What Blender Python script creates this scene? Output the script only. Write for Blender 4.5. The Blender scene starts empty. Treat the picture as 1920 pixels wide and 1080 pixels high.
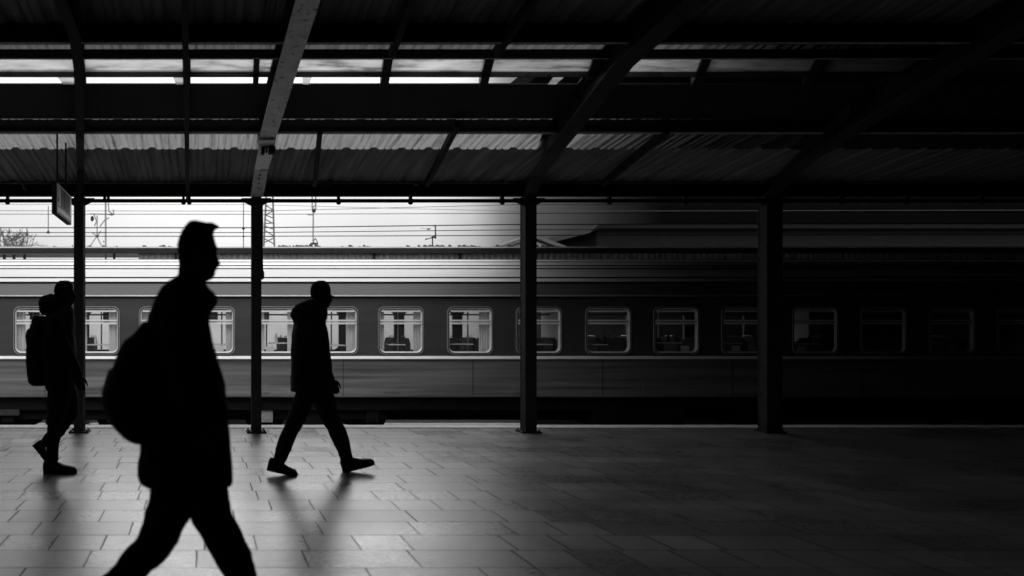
import bpy, bmesh, math, random
from mathutils import Vector, Matrix
R = math.radians
random.seed(7)
S = bpy.context.scene
# ------------------------------------------------------------------ camera
F, VX, VY, H = 1300.0, 380.0, 620.0, 1.3
cam = bpy.data.objects.new('camera', bpy.data.cameras.new('camera'))
S.collection.objects.link(cam); S.camera = cam
cam.location = (0, 0, H); cam.rotation_euler = (R(90), 0, 0)
cam.data.sensor_width = 36; cam.data.lens = 36*F/1920
cam.data.shift_x = (960-VX)/1920; cam.data.shift_y = (VY-540)/1920
cam.data.clip_end = 500; cam.data.clip_start = .05
cam.data.dof.use_dof = True; cam.data.dof.focus_distance = 11; cam.data.dof.aperture_fstop = 1.3
# ------------------------------------------------------------------ sky and sun
SUN_EL, SUN_AZ = 14, 3          # degrees; azimuth from +Y towards +X
W = bpy.data.worlds.new('World'); S.world = W; W.use_nodes = True
nt = W.node_tree; nt.nodes.clear()
def N(nt, t, **k):
    n = nt.nodes.new(t)
    for a, b in k.items(): setattr(n, a, b)
    return n
def L(nt, a, b): nt.links.new(a, b)
def M_(nt, op, a, b=None, c=None, clamp=False):
    n = N(nt, 'ShaderNodeMath', operation=op, use_clamp=clamp)
    for i, v in enumerate((a, b, c)):
        if v is None: continue
        if isinstance(v, (int, float)): n.inputs[i].default_value = v
        else: L(nt, v, n.inputs[i])
    return n.outputs[0]
def ramp(nt, fac, stops, interp='LINEAR'):
    n = N(nt, 'ShaderNodeValToRGB'); n.color_ramp.interpolation = interp
    e = n.color_ramp.elements
    while len(e) < len(stops): e.new(.5)
    for i, (p, c) in enumerate(stops):
        e[i].position = p; e[i].color = (c, c, c, 1)
    L(nt, fac, n.inputs[0]); return n.outputs[0]
sky = N(nt, 'ShaderNodeTexSky', sky_type='NISHITA', sun_disc=False)
sky.sun_elevation = R(SUN_EL); sky.sun_rotation = R(SUN_AZ)
sky.air_density = 1; sky.dust_density = 4
bw = N(nt, 'ShaderNodeRGBToBW'); L(nt, sky.outputs[0], bw.inputs[0])
tc = N(nt, 'ShaderNodeTexCoord')
sx = N(nt, 'ShaderNodeSeparateXYZ'); L(nt, tc.outputs['Generated'], sx.inputs[0])
flat0 = M_(nt, 'ADD', M_(nt, 'MULTIPLY', bw.outputs[0], .015), 4.05)     # overcast veil over the sky, brighter towards the zenith
flat = M_(nt, 'MULTIPLY', flat0, M_(nt, 'ADD', 1.0, M_(nt, 'MULTIPLY', M_(nt, 'MAXIMUM', sx.outputs[2], 0), 6.2)))
az = M_(nt, 'ARCTAN2', sx.outputs[0], sx.outputs[1])
cn = N(nt, 'ShaderNodeTexNoise'); cn.inputs['Scale'].default_value = 3; cn.inputs['Detail'].default_value = 5
mp = N(nt, 'ShaderNodeMapping'); mp.inputs['Scale'].default_value = (1, 1, 4)
L(nt, tc.outputs['Generated'], mp.inputs[0]); L(nt, mp.outputs[0], cn.inputs[0])
az2 = M_(nt, 'ADD', az, M_(nt, 'MULTIPLY', M_(nt, 'SUBTRACT', cn.outputs[0], .5), .03))
# sky darkening added towards the right to dim that end: azimuth in radians, 0 .. pi mapped on the ramp
u = M_(nt, 'DIVIDE', az2, math.pi)
sky_fade = ramp(nt, u, [(0.0, 1), (.100, 1), (.118, .70), (.129, .30), (.138, .125), (.155, .065), (.170, .022), (.186, .0035), (.60, .0035), (.72, 1)])
cl = M_(nt, 'ADD', M_(nt, 'MULTIPLY', cn.outputs[0], .45), .76)
u2 = M_(nt, 'DIVIDE', M_(nt, 'MULTIPLY', az2, -1), math.pi)
left_sky_dim = ramp(nt, u2, [(0, 1), (.11, 1), (.19, .15), (.52, .15), (.64, 1), (1, 1)])   # second sky dimming, unseen far left, added to cut light reaching the right
lum = M_(nt, 'MULTIPLY', M_(nt, 'MULTIPLY', M_(nt, 'MULTIPLY', flat, cl), sky_fade), left_sky_dim)
cc = N(nt, 'ShaderNodeCombineColor')
for i in range(3): L(nt, lum, cc.inputs[i])
bg = N(nt, 'ShaderNodeBackground'); bg.inputs[1].default_value = .10
L(nt, cc.outputs[0], bg.inputs[0])
wo = N(nt, 'ShaderNodeOutputWorld'); L(nt, bg.outputs[0], wo.inputs[0])
sl = bpy.data.lights.new('sun', 'SUN'); sl.energy = .50; sl.angle = R(30); sl.color = (1, 1, 1)
so = bpy.data.objects.new('sun', sl); S.collection.objects.link(so)
d = Vector((math.sin(R(SUN_AZ))*math.cos(R(SUN_EL)), math.cos(R(SUN_AZ))*math.cos(R(SUN_EL)), math.sin(R(SUN_EL))))
so.rotation_euler = d.to_track_quat('Z', 'Y').to_euler(); so.location = d*60
# ------------------------------------------------------------------ exposure
S.view_settings.view_transform = 'Standard'; S.view_settings.look = 'None'
S.view_settings.exposure = 0.0; S.view_settings.gamma = 1
S.render.engine = 'CYCLES'
S.cycles.use_denoising = True
S.cycles.max_bounces = 8; S.cycles.transparent_max_bounces = 24
S.cycles.sample_clamp_indirect = 4

# ------------------------------------------------------------------ helpers
def P(px, py, Y): return Vector(((px-VX)/F*Y, Y, H-(py-VY)/F*Y))
def link(o): S.collection.objects.link(o); return o
class MB:
    def __init__(s): s.bm = bmesh.new(); s.mi = 0
    def _f(s, vs):
        try:
            f = s.bm.faces.new(vs); f.material_index = s.mi; return f
        except ValueError: return None
    def box(s, a, b):
        x0, y0, z0 = a; x1, y1, z1 = b
        v = [s.bm.verts.new(p) for p in ((x0,y0,z0),(x1,y0,z0),(x1,y1,z0),(x0,y1,z0),(x0,y0,z1),(x1,y0,z1),(x1,y1,z1),(x0,y1,z1))]
        for q in ((0,3,2,1),(4,5,6,7),(0,1,5,4),(1,2,6,5),(2,3,7,6),(3,0,4,7)): s._f([v[i] for i in q])
        return s
    def hexa(s, pts):
        v = [s.bm.verts.new(p) for p in pts]
        for q in ((0,3,2,1),(4,5,6,7),(0,1,5,4),(1,2,6,5),(2,3,7,6),(3,0,4,7)): s._f([v[i] for i in q])
        return s
    def rings(s, rs, cap=True, closed=True):
        V = [[s.bm.verts.new(p) for p in r] for r in rs]
        n = len(V[0])
        for a, b in zip(V, V[1:]):
            for i in range(n if closed else n-1): s._f((a[i], a[(i+1) % n], b[(i+1) % n], b[i]))
        if cap and closed: s._f(V[0][::-1]); s._f(V[-1])
        return s
    def tube(s, pts, r, n=8, r2=None):
        pts = [Vector(p) for p in pts]; rs = []
        for i, p in enumerate(pts):
            t = (pts[min(i+1, len(pts)-1)]-pts[max(i-1, 0)]).normalized()
            up = Vector((0, 0, 1)) if abs(t.z) < .9 else Vector((0, 1, 0))
            a = t.cross(up).normalized(); b = a.cross(t)
            rr = r[i] if isinstance(r, (list, tuple)) else r
            rs.append([p+a*(math.cos(2*math.pi*k/n)*rr)+b*(math.sin(2*math.pi*k/n)*rr) for k in range(n)])
        return s.rings(rs)
    def bar(s, a, b, w, h):
        """box section from a to b, w across, h high"""
        a, b = Vector(a), Vector(b); t = (b-a).normalized()
        up = Vector((0, 0, 1)) if abs(t.z) < .9 else Vector((0, 1, 0))
        x = t.cross(up).normalized()*w/2; z = x.cross(t).normalized()*h/2
        return s.rings([[p-x-z, p+x-z, p+x+z, p-x+z] for p in (a, b)])
    def ball(s, c, r, n=10):
        rx, ry, rz = r if isinstance(r, (list, tuple)) else (r, r, r); rs = []
        for i in range(1, n):
            t = math.pi*i/n
            rs.append([Vector(c)+Vector((rx*math.sin(t)*math.cos(2*math.pi*k/(2*n)), ry*math.sin(t)*math.sin(2*math.pi*k/(2*n)), -rz*math.cos(t))) for k in range(2*n)])
        return s.rings(rs)
    def build(s, name, m, parent=None, smooth=False, bevel=0, loc=None):
        bm = s.bm
        bmesh.ops.recalc_face_normals(bm, faces=bm.faces)
        me = bpy.data.meshes.new(name); bm.to_mesh(me); bm.free()
        for q in (m if isinstance(m, list) else [m]): me.materials.append(q)
        if smooth:
            for p in me.polygons: p.use_smooth = True
        o = link(bpy.data.objects.new(name, me))
        if parent:
            o.parent = parent
            if parent.type == 'EMPTY' or parent.location.length > 0:
                o.matrix_parent_inverse = Matrix.Translation(-wloc(parent))
        if bevel:
            b = o.modifiers.new('bevel', 'BEVEL'); b.width = bevel; b.segments = 2; b.limit_method = 'ANGLE'
        return o
def wloc(o):
    v = Vector(o.location)
    return v
def tag(o, label, cat, group=None, kind=None):
    if label: o['label'] = label
    if cat: o['category'] = cat
    if group: o['group'] = group
    if kind: o['kind'] = kind
    return o
def thing(name, label, cat, loc, group=None):
    o = link(bpy.data.objects.new(name, None)); o.location = loc; o.empty_display_size = .2
    return tag(o, label, cat, group)

# ------------------------------------------------------------------ materials
def mat(name, v, rough=.6, metal=0, noise=0, scale=6, stretch=(1, 1, 1), spots=0, bump=0, spec=.5, coat=0):
    m = bpy.data.materials.new(name); m.use_nodes = True; t = m.node_tree
    b = t.nodes['Principled BSDF']
    b.inputs['Roughness'].default_value = rough; b.inputs['Metallic'].default_value = metal
    b.inputs['Specular IOR Level'].default_value = spec
    b.inputs['Coat Weight'].default_value = coat
    b.inputs['Base Color'].default_value = (v, v, v, 1)
    if noise or bump or spots:
        co = N(t, 'ShaderNodeTexCoord'); mp = N(t, 'ShaderNodeMapping'); mp.inputs['Scale'].default_value = stretch
        L(t, co.outputs['Object'], mp.inputs[0])
        n = N(t, 'ShaderNodeTexNoise'); n.inputs['Scale'].default_value = scale; n.inputs['Detail'].default_value = 8
        n.inputs['Roughness'].default_value = .65
        L(t, mp.outputs[0], n.inputs[0])
        k = M_(t, 'MULTIPLY', M_(t, 'ADD', M_(t, 'MULTIPLY', M_(t, 'SUBTRACT', n.outputs[0], .5), 2*noise*2), 1.0), v)
        if spots:
            n2 = N(t, 'ShaderNodeTexNoise'); n2.inputs['Scale'].default_value = scale*3; n2.inputs['Detail'].default_value = 3
            L(t, co.outputs['Object'], n2.inputs[0])
            sp = ramp(t, n2.outputs[0], [(0, 1-spots), (.34, 1-spots), (.38, 1), (1, 1)])
            k = M_(t, 'MULTIPLY', k, sp)
        k = M_(t, 'MAXIMUM', k, v*.15)
        c3 = N(t, 'ShaderNodeCombineColor')
        for i in range(3): L(t, k, c3.inputs[i])
        L(t, c3.outputs[0], b.inputs['Base Color'])
        L(t, M_(t, 'ADD', M_(t, 'MULTIPLY', n.outputs[0], .25), rough-.12, clamp=True), b.inputs['Roughness'])
        if bump:
            bp = N(t, 'ShaderNodeBump'); bp.inputs['Strength'].default_value = bump; bp.inputs['Distance'].default_value = .01
            L(t, n.outputs[0], bp.inputs['Height']); L(t, bp.outputs[0], b.inputs['Normal'])
    return m
def glass(name, tr=.9, tint=.95):
    m = bpy.data.materials.new(name); m.use_nodes = True; t = m.node_tree; t.nodes.clear()
    a = N(t, 'ShaderNodeBsdfTransparent'); a.inputs[0].default_value = (tint, tint, tint, 1)
    g = N(t, 'ShaderNodeBsdfGlossy'); g.inputs[0].default_value = (.9, .9, .9, 1); g.inputs[1].default_value = .04
    fr = N(t, 'ShaderNodeFresnel'); fr.inputs[0].default_value = 1.5
    mx = N(t, 'ShaderNodeMixShader'); L(t, fr.outputs[0], mx.inputs[0]); L(t, a.outputs[0], mx.inputs[1]); L(t, g.outputs[0], mx.inputs[2])
    df = N(t, 'ShaderNodeBsdfDiffuse'); df.inputs[0].default_value = (.5, .5, .5, 1)
    co = N(t, 'ShaderNodeTexCoord'); nz = N(t, 'ShaderNodeTexNoise'); nz.inputs['Scale'].default_value = 4; nz.inputs['Detail'].default_value = 6
    L(t, co.outputs['Object'], nz.inputs[0])
    dirt = M_(t, 'MULTIPLY', nz.outputs[0], (1-tr)*2, clamp=True)
    mx2 = N(t, 'ShaderNodeMixShader'); L(t, dirt, mx2.inputs[0]); L(t, mx.outputs[0], mx2.inputs[1]); L(t, df.outputs[0], mx2.inputs[2])
    o = N(t, 'ShaderNodeOutputMaterial'); L(t, mx2.outputs[0], o.inputs[0])
    return m
def translucent(name, v, tr, clear=0., stretch=(1, 1, 1), lo=.25):
    m = bpy.data.materials.new(name); m.use_nodes = True; t = m.node_tree; t.nodes.clear()
    co = N(t, 'ShaderNodeTexCoord'); mp = N(t, 'ShaderNodeMapping'); mp.inputs['Scale'].default_value = stretch
    L(t, co.outputs['Object'], mp.inputs[0])
    nz = N(t, 'ShaderNodeTexNoise'); nz.inputs['Scale'].default_value = 3; nz.inputs['Detail'].default_value = 7; nz.inputs['Roughness'].default_value = .7
    L(t, mp.outputs[0], nz.inputs[0])
    f = ramp(t, nz.outputs[0], [(.30, lo), (.48, .8), (.7, 1)])
    c3 = N(t, 'ShaderNodeCombineColor')
    k = M_(t, 'MULTIPLY', f, tr)
    for i in range(3): L(t, k, c3.inputs[i])
    a = N(t, 'ShaderNodeBsdfTranslucent'); L(t, c3.outputs[0], a.inputs[0])
    dd = N(t, 'ShaderNodeBsdfDiffuse'); dd.inputs[0].default_value = (v, v, v, 1)
    mx = N(t, 'ShaderNodeMixShader'); mx.inputs[0].default_value = .25
    L(t, a.outputs[0], mx.inputs[1]); L(t, dd.outputs[0], mx.inputs[2])
    tp = N(t, 'ShaderNodeBsdfTransparent'); L(t, c3.outputs[0], tp.inputs[0])
    mx2 = N(t, 'ShaderNodeMixShader'); mx2.inputs[0].default_value = clear
    L(t, mx.outputs[0], mx2.inputs[1]); L(t, tp.outputs[0], mx2.inputs[2])
    o = N(t, 'ShaderNodeOutputMaterial'); L(t, mx2.outputs[0], o.inputs[0])
    return m
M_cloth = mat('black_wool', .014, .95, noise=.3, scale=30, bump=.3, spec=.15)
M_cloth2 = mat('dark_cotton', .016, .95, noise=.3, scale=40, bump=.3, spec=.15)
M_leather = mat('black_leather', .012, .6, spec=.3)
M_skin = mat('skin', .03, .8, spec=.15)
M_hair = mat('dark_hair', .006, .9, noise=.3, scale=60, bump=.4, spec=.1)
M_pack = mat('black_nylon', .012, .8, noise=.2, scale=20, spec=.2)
M_dark = mat('dark_steel', .030, .7, noise=.35, scale=5, spec=.2, bump=.2)
M_col = mat('column_paint', .05, .75, noise=.3, scale=5, spots=.4, bump=.15, spec=.12)
M_beam = mat('pale_beam', .85, .6, noise=.18, scale=7, spots=.6, bump=.25)  # pale tone for one rafter's lower flange and splice plate
M_roofsheet = mat('corrugated_sheet', .16, .7, noise=.6, scale=2.2, stretch=(4, .4, 1), spec=.3)
M_flange = mat('pale_flange', .30, .6, noise=.4, scale=6)
M_black = mat('black_iron', .012, .7, noise=.2, spec=.2)
M_fibre = translucent('translucent_fibreglass_sheet', .12, .32, 0, (9, .5, 1))
M_fibre_old = translucent('grimy_fibreglass_sheet', .06, .13, 0, (5, .5, 1))
M_dirtyglass = translucent('dirty_skylight_glass', .2, .86, .6, (.8, 4, 1), lo=.3)
M_side = mat('coach_side_paint', .055, .42, noise=.16, scale=1.6, stretch=(.3, 1, 5), spec=.5, bump=.03)
M_side2 = mat('coach_lower_paint', .15, .45, noise=.75, scale=1.3, stretch=(.18, 1, 6), spec=.5, bump=.04)
M_cant = mat('coach_cantrail_paint', .10, .5, noise=.14, scale=1.6, stretch=(.3, 1, 5))
M_roof = mat('coach_roof_paint', .80, .4, noise=.10, scale=1.6, stretch=(.25, 2, 2))
M_white = mat('white_stripe_paint', .80, .4, noise=.1, scale=2)
M_frame = mat('window_frame_metal', .60, .45, noise=.15, scale=5)
M_chrome = mat('bright_trim', .62, .35, metal=.6, noise=.1)
M_rubber = mat('window_rubber', .012, .6)
M_inner = mat('coach_interior_panel', .62, .6)
M_seat = mat('coach_seat_cloth', .06, .9)
M_curtain = mat('white_curtain', .85, .9, noise=.1, scale=5, stretch=(8, 1, .6))
M_under = mat('underframe_grime', .010, .85, noise=.4, scale=4, spec=.1)
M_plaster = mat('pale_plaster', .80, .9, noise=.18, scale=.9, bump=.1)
M_plaster2 = mat('corrugated_cladding', .42, .8, noise=.5, scale=2.5, stretch=(5, 1, .7), bump=.4)
M_conc = mat('platform_coping_concrete', .68, .7, noise=.25, scale=9, bump=.6, spots=.3)
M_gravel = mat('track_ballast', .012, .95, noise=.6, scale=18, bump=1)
M_bounce = mat('bounce_ballast', .5, .95, noise=.4, scale=18, bump=1)  # reflector surface, added to throw daylight up under the canopy
M_ground = mat('open_ground', .04, .95, noise=.4, scale=.6)
M_path = mat('pale_concrete_path', .75, .7, noise=.25, scale=4)
M_rail = mat('rail_steel', .30, .35, metal=.8, noise=.2)
M_wire = mat('wire', .06, .6)
M_mast = mat('galvanised_mast', .16, .6, noise=.2)
M_masta = mat('weathered_mast', .30, .7, noise=.2)
M_bark = mat('bark', .16, .9, noise=.3)
M_slate_shade = mat('slate_roof_and_wall_shade', .10, .8, noise=.3, scale=3)
M_wall = mat('near_black_wall', .015, .95, noise=.3, spec=.03)  # near-black, for the far block and the added light blockers
M_signface = mat('sign_enamel', .88, .5, noise=.2, scale=12, spots=.3)
M_signdark = mat('sign_lettering', .04, .6)
M_pane = glass('coach_glass', .95, .93)
def floor_material():
    m = bpy.data.materials.new('stone_tiles'); m.use_nodes = True; t = m.node_tree; b = t.nodes['Principled BSDF']
    co = N(t, 'ShaderNodeTexCoord'); s = N(t, 'ShaderNodeSeparateXYZ'); L(t, co.outputs['Object'], s.inputs[0])
    wob = N(t, 'ShaderNodeTexNoise'); wob.inputs['Scale'].default_value = 9; L(t, co.outputs['Object'], wob.inputs[0])
    wv = M_(t, 'MULTIPLY', M_(t, 'SUBTRACT', wob.outputs[0], .5), .008)
    x = M_(t, 'ADD', s.outputs[0], wv); y = M_(t, 'ADD', M_(t, 'SUBTRACT', s.outputs[1], .154), wv)
    v = M_(t, 'DIVIDE', y, .304); row = M_(t, 'FLOOR', v); fy = M_(t, 'FRACT', v)
    def wn(a, bb=None):
        n = N(t, 'ShaderNodeTexWhiteNoise', noise_dimensions='2D'); c = N(t, 'ShaderNodeCombineXYZ')
        L(t, a, c.inputs[0])
        if bb is not None: L(t, bb, c.inputs[1])
        L(t, c.outputs[0], n.inputs['Vector']); return n.outputs['Value']
    off = M_(t, 'MULTIPLY', wn(row), 3.1)
    uu = M_(t, 'DIVIDE', M_(t, 'ADD', x, off), .62); col = M_(t, 'FLOOR', uu); fx = M_(t, 'FRACT', uu)
    h = wn(col, row); split = M_(t, 'GREATER_THAN', h, .60)
    dx = M_(t, 'MULTIPLY', M_(t, 'MINIMUM', fx, M_(t, 'SUBTRACT', 1, fx)), .62)
    dm = M_(t, 'ADD', M_(t, 'MULTIPLY', M_(t, 'ABSOLUTE', M_(t, 'SUBTRACT', fx, .5)), .62), M_(t, 'MULTIPLY', M_(t, 'SUBTRACT', 1, split), 9))
    dx = M_(t, 'MINIMUM', dx, dm)
    dy = M_(t, 'MULTIPLY', M_(t, 'MINIMUM', fy, M_(t, 'SUBTRACT', 1, fy)), .304)
    half = M_(t, 'MULTIPLY', M_(t, 'GREATER_THAN', fx, .5), split)
    tid = M_(t, 'ADD', col, M_(t, 'MULTIPLY', half, .37))
    tone = wn(tid, row); tone2 = wn(M_(t, 'ADD', tid, 17.3), row)
    # joint width varies from joint to joint and along it
    jn = N(t, 'ShaderNodeTexNoise'); jn.inputs['Scale'].default_value = 2.3; L(t, co.outputs['Object'], jn.inputs[0])
    jw = M_(t, 'ADD', M_(t, 'MULTIPLY', jn.outputs[0], .0058), M_(t, 'MULTIPLY', tone2, .0018))
    jx = M_(t, 'LESS_THAN', dx, M_(t, 'MULTIPLY', jw, 1.3)); jy = M_(t, 'LESS_THAN', dy, jw)
    joint = M_(t, 'MAXIMUM', jx, jy)
    # surface
    n1 = N(t, 'ShaderNodeTexNoise'); n1.inputs['Scale'].default_value = 1.1; n1.inputs['Detail'].default_value = 6; L(t, co.outputs['Object'], n1.inputs[0])
    mp = N(t, 'ShaderNodeMapping'); mp.inputs['Scale'].default_value = (1, 2.6, 1); L(t, co.outputs['Object'], mp.inputs[0])
    n2 = N(t, 'ShaderNodeTexNoise'); n2.inputs['Scale'].default_value = 14; n2.inputs['Detail'].default_value = 9; n2.inputs['Roughness'].default_value = .7
    n2.inputs['Distortion'].default_value = 1.8; L(t, mp.outputs[0], n2.inputs[0])
    n3 = N(t, 'ShaderNodeTexNoise'); n3.inputs['Scale'].default_value = 60; n3.inputs['Detail'].default_value = 3; L(t, co.outputs['Object'], n3.inputs[0])
    spot = ramp(t, n3.outputs[0], [(0, .25), (.27, .25), (.31, 1), (1, 1)])
    k = M_(t, 'MULTIPLY', M_(t, 'ADD', .8, M_(t, 'MULTIPLY', tone, .35)), M_(t, 'MAXIMUM', .1, M_(t, 'ADD', -.35, M_(t, 'MULTIPLY', n2.outputs[0], 2.7))))
    k = M_(t, 'MULTIPLY', k, M_(t, 'ADD', .5, n1.outputs[0]))
    k = M_(t, 'MULTIPLY', k, spot)
    base = M_(t, 'MULTIPLY', k, .17)
    base = M_(t, 'MULTIPLY', base, M_(t, 'SUBTRACT', 1, M_(t, 'MULTIPLY', joint, .9)))
    c3 = N(t, 'ShaderNodeCombineColor')
    for i in range(3): L(t, base, c3.inputs[i])
    L(t, c3.outputs[0], b.inputs['Base Color'])
    rg = M_(t, 'ADD', M_(t, 'ADD', M_(t, 'MULTIPLY', n1.outputs[0], .30), M_(t, 'MULTIPLY', n2.outputs[0], .22)), M_(t, 'ADD', M_(t, 'MULTIPLY', tone2, .10), M_(t, 'MULTIPLY', joint, .5)), clamp=True)
    L(t, rg, b.inputs['Roughness'])
    L(t, M_(t, 'MULTIPLY', M_(t, 'SUBTRACT', 1, M_(t, 'MULTIPLY', joint, .95)), M_(t, 'ADD', .70, M_(t, 'MULTIPLY', tone, .2))), b.inputs['Specular IOR Level'])
    b.inputs['IOR'].default_value = 1.75; b.inputs['Coat Weight'].default_value = .25; b.inputs['Coat Roughness'].default_value = .28
    hgt = M_(t, 'ADD', M_(t, 'MULTIPLY', n2.outputs[0], .0016), M_(t, 'MULTIPLY', joint, -.004))
    hgt = M_(t, 'ADD', hgt, M_(t, 'MULTIPLY', M_(t, 'SUBTRACT', s.outputs[1], 0), 0))
    bp = N(t, 'ShaderNodeBump'); bp.inputs['Strength'].default_value = 1.0; bp.inputs['Distance'].default_value = 1
    L(t, hgt, bp.inputs['Height']); L(t, bp.outputs[0], b.inputs['Normal'])
    return m
M_floor = floor_material()

# ------------------------------------------------------------------ setting
RAILZ = -1.1
mb = MB(); mb.box((-30, -8, -.3), (45, 9.22, 0)); tag(mb.build('platform_floor', M_floor), 'platform paved in worn stone tiles', None, kind='structure')
mb = MB(); mb.box((-30, 9.226, -.3), (45, 9.5, .012)); tag(mb.build('platform_edge', M_conc, bevel=.015), 'pale rough coping along the platform edge', None, kind='structure')
mb = MB(); mb.box((-30, 9.30, -1.5), (45, 9.42, -.304)); tag(mb.build('platform_retaining_wall', M_under), 'dark wall below the platform edge', None, kind='structure')
mb = MB(); mb.box((-300, -200, -1.9), (400, 450, -1.5)); tag(mb.build('ground', M_ground), 'open ground of the station yard', None, kind='structure')
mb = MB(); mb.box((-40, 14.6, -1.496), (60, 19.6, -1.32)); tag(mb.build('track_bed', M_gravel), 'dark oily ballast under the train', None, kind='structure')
mb = MB(); mb.box((-40, 9.43, -1.496), (60, 14.59, -1.32)); tag(mb.build('track_bed', M_bounce), 'unseen ballast made pale to bounce daylight upwards', None, kind='structure')
for pa, pb in ((692, 1015), (40, 92), (158, 190)):
    mb = MB(); xa_, xb_ = P(pa, 790, 19).x, P(pb, 790, 19).x
    mb.hexa([(xa_+.35, 18.75, -1.5), (xb_-.2, 18.75, -1.5), (xb_, 20.6, -1.5), (xa_-.3, 20.6, -1.5), (xa_+.35, 18.75, -1.30), (xb_-.2, 18.75, -1.30), (xb_, 20.6, -1.29), (xa_-.3, 20.6, -1.29)])
    tag(mb.build('service_path', M_path), 'pale concrete strip seen under the coach', None, kind='structure')
mb = MB()
for a, b_ in ((-40, 690), (1010, 2600)):
    pass
for yc in (11.3, 12.75, 16.25, 17.7, 19.6):
    mb = MB(); mb.box((-40, yc-.035, RAILZ-.15), (60, yc+.035, RAILZ)); mb.box((-40, yc-.07, RAILZ-.22), (60, yc+.07, RAILZ-.15))
    tag(mb.build('rail', M_rail), None, None, kind='structure')
for i, nm in enumerate(('nearest', 'second', 'third', 'farthest')): pass
mb = MB()
x = -30
while x < 45:
    for yc in (12.02, 16.97): mb.box((x, yc-1.25, -1.32), (x+.24, yc+1.25, -1.30))
    x += .6
tag(mb.build('sleepers', M_under), 'sleepers under the rails', None, kind='structure')

# ------------------------------------------------------------------ platform canopy
def roofz(Y): return 3.18+.138*(8.9-Y)
canopy = thing('platform_canopy', 'corrugated platform roof on steel rafters with a skylight strip, above the walkers', 'canopy', (0, 7, 3.4))
X0, X1 = -9, 22
def corr(y0, y1, dz, m, name, x0=X0, x1=X1, zf=roofz):
    prof = []; x = x0; k = 0; random.seed(5)
    while x < x1:
        j = random.uniform(-.01, .01)
        prof += [(x, 0), (x+.03, .022+j*.3), (x+.08, .022+j*.3), (x+.11, 0), (x+.16, 0.0), (x+.175, .012), (x+.19, 0), (x+.235, 0), (x+.25, .012), (x+.265, 0)]
        x += .31+j; k += 1
    mb = MB()
    mb.rings([[(a, y, zf(y)+dz+h) for a, h in prof] for y in (y0, y1)], cap=False, closed=False)
    return mb.build(name, m, canopy)
corr(7.81, 9.0, .012, M_roofsheet, 'roof_sheet')
corr(7.22, 7.95, .03, M_fibre, 'translucent_sheet')
corr(6.94, 7.16, .03, M_fibre_old, 'translucent_sheet')
RID = 1.6
corr(RID, 5.50, .03, M_roofsheet, 'roof_sheet')
corr(5.46, 5.80, .02, M_fibre_old, 'translucent_sheet')
mb = MB(); mb.rings([[(X0, y, z), (X1, y, z)] for y, z in ((RID, roofz(RID)+.03), (-7.5, roofz(RID)-1.1))], cap=False, closed=False)
mb.build('rear_roof_slope', M_roofsheet, canopy)
# solid roof slabs between purlins (opaque) and dark box purlins
def slabx(y0, y1, d0, d1, m, name, x0=X0, x1=X1):
    mb = MB(); a, b = roofz(y0), roofz(y1)
    mb.hexa([(x0,y0,a+d0),(x1,y0,a+d0),(x1,y1,b+d0),(x0,y1,b+d0),(x0,y0,a+d1),(x1,y0,a+d1),(x1,y1,b+d1),(x0,y1,b+d1)])
    return mb.build(name, m, canopy)
slabx(6.29, 6.99, -.006, .006, M_black, 'valley_gutter')
def purlin(px0y, px1y, Y, name='purlin', depth=.10, lip=.014):
    """px0y top px row, px1y bottom px row at depth Y"""
    zt = P(0, px0y, Y).z; zb = P(0, px1y, Y).z
    mb = MB(); mb.box((X0, Y, zb+lip), (X1, Y+depth, zt)); o = mb.build(name, M_black, canopy)
    mb = MB(); mb.box((X0, Y-.004, zb), (X1, Y+depth*.5, zb+lip)); mb.build('purlin_flange', M_flange, o)
    return o
purlin(223, 249, 7.1)
purlin(92, 110, 5.75, depth=.03, lip=.004)
purlin(42, 80, 5.40, depth=.05, lip=.004)
# skylight opening Y 5.86..6.28
def zs(Y): return roofz(Y)
mb = MB(); mb.hexa([(X0,5.80,zs(5.80)-.02),(X1,5.80,zs(5.80)-.02),(X1,6.04,zs(6.04)-.02),(X0,6.04,zs(6.04)-.02),(X0,5.80,zs(5.80)-.014),(X1,5.80,zs(5.80)-.014),(X1,6.04,zs(6.04)-.014),(X0,6.04,zs(6.04)-.014)])
mb.build('skylight_pane', M_dirtyglass, canopy)
mb = MB(); za = P(0, 131, 6.04).z; zb = P(0, 144, 6.04).z
mb.box((X0, 6.04, zb), (X1, 6.055, za)); mb.build('skylight_glazing_bar', M_col, canopy)
for pa, pb in ((104, 140), (322, 344), (566, 586), (1040, 1062)):
    qa, qb = P(pa, 150, 6.1), P(pb, 150, 6.1); mb = MB(); mb.hexa([(qa.x,6.07,zs(6.07)-.02),(qb.x,6.07,zs(6.07)-.02),(qb.x,6.28,zs(6.28)-.012),(qa.x+.03,6.28,zs(6.28)-.012),(qa.x,6.07,zs(6.07)-.016),(qb.x,6.07,zs(6.07)-.016),(qb.x,6.28,zs(6.28)-.008),(qa.x+.03,6.28,zs(6.28)-.008)])
    mb.build('broken_pane', M_dirtyglass, canopy)
for px, w in ((148, .075), (350, .065), (482, .05), (730, .075), (921, .075), (1124, .075), (1330, .075), (1545, .075), (1760, .075)):
    a = P(px, 86, 5.75); b = P(px, 160, 6.12); mb = MB()
    mb.hexa([(a.x-w/2, 5.78, roofz(5.78)-.06), (a.x+w/2, 5.78, roofz(5.78)-.06), (b.x+w/2, 6.30, roofz(6.3)-.04), (b.x-w/2, 6.30, roofz(6.3)-.04),
             (a.x-w/2, 5.78, roofz(5.78)+.048), (a.x+w/2, 5.78, roofz(5.78)+.048), (b.x+w/2, 6.30, roofz(6.3)+.048), (b.x-w/2, 6.30, roofz(6.3)+.048)])
    mb.build('skylight_mullion', M_black, canopy)
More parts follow.
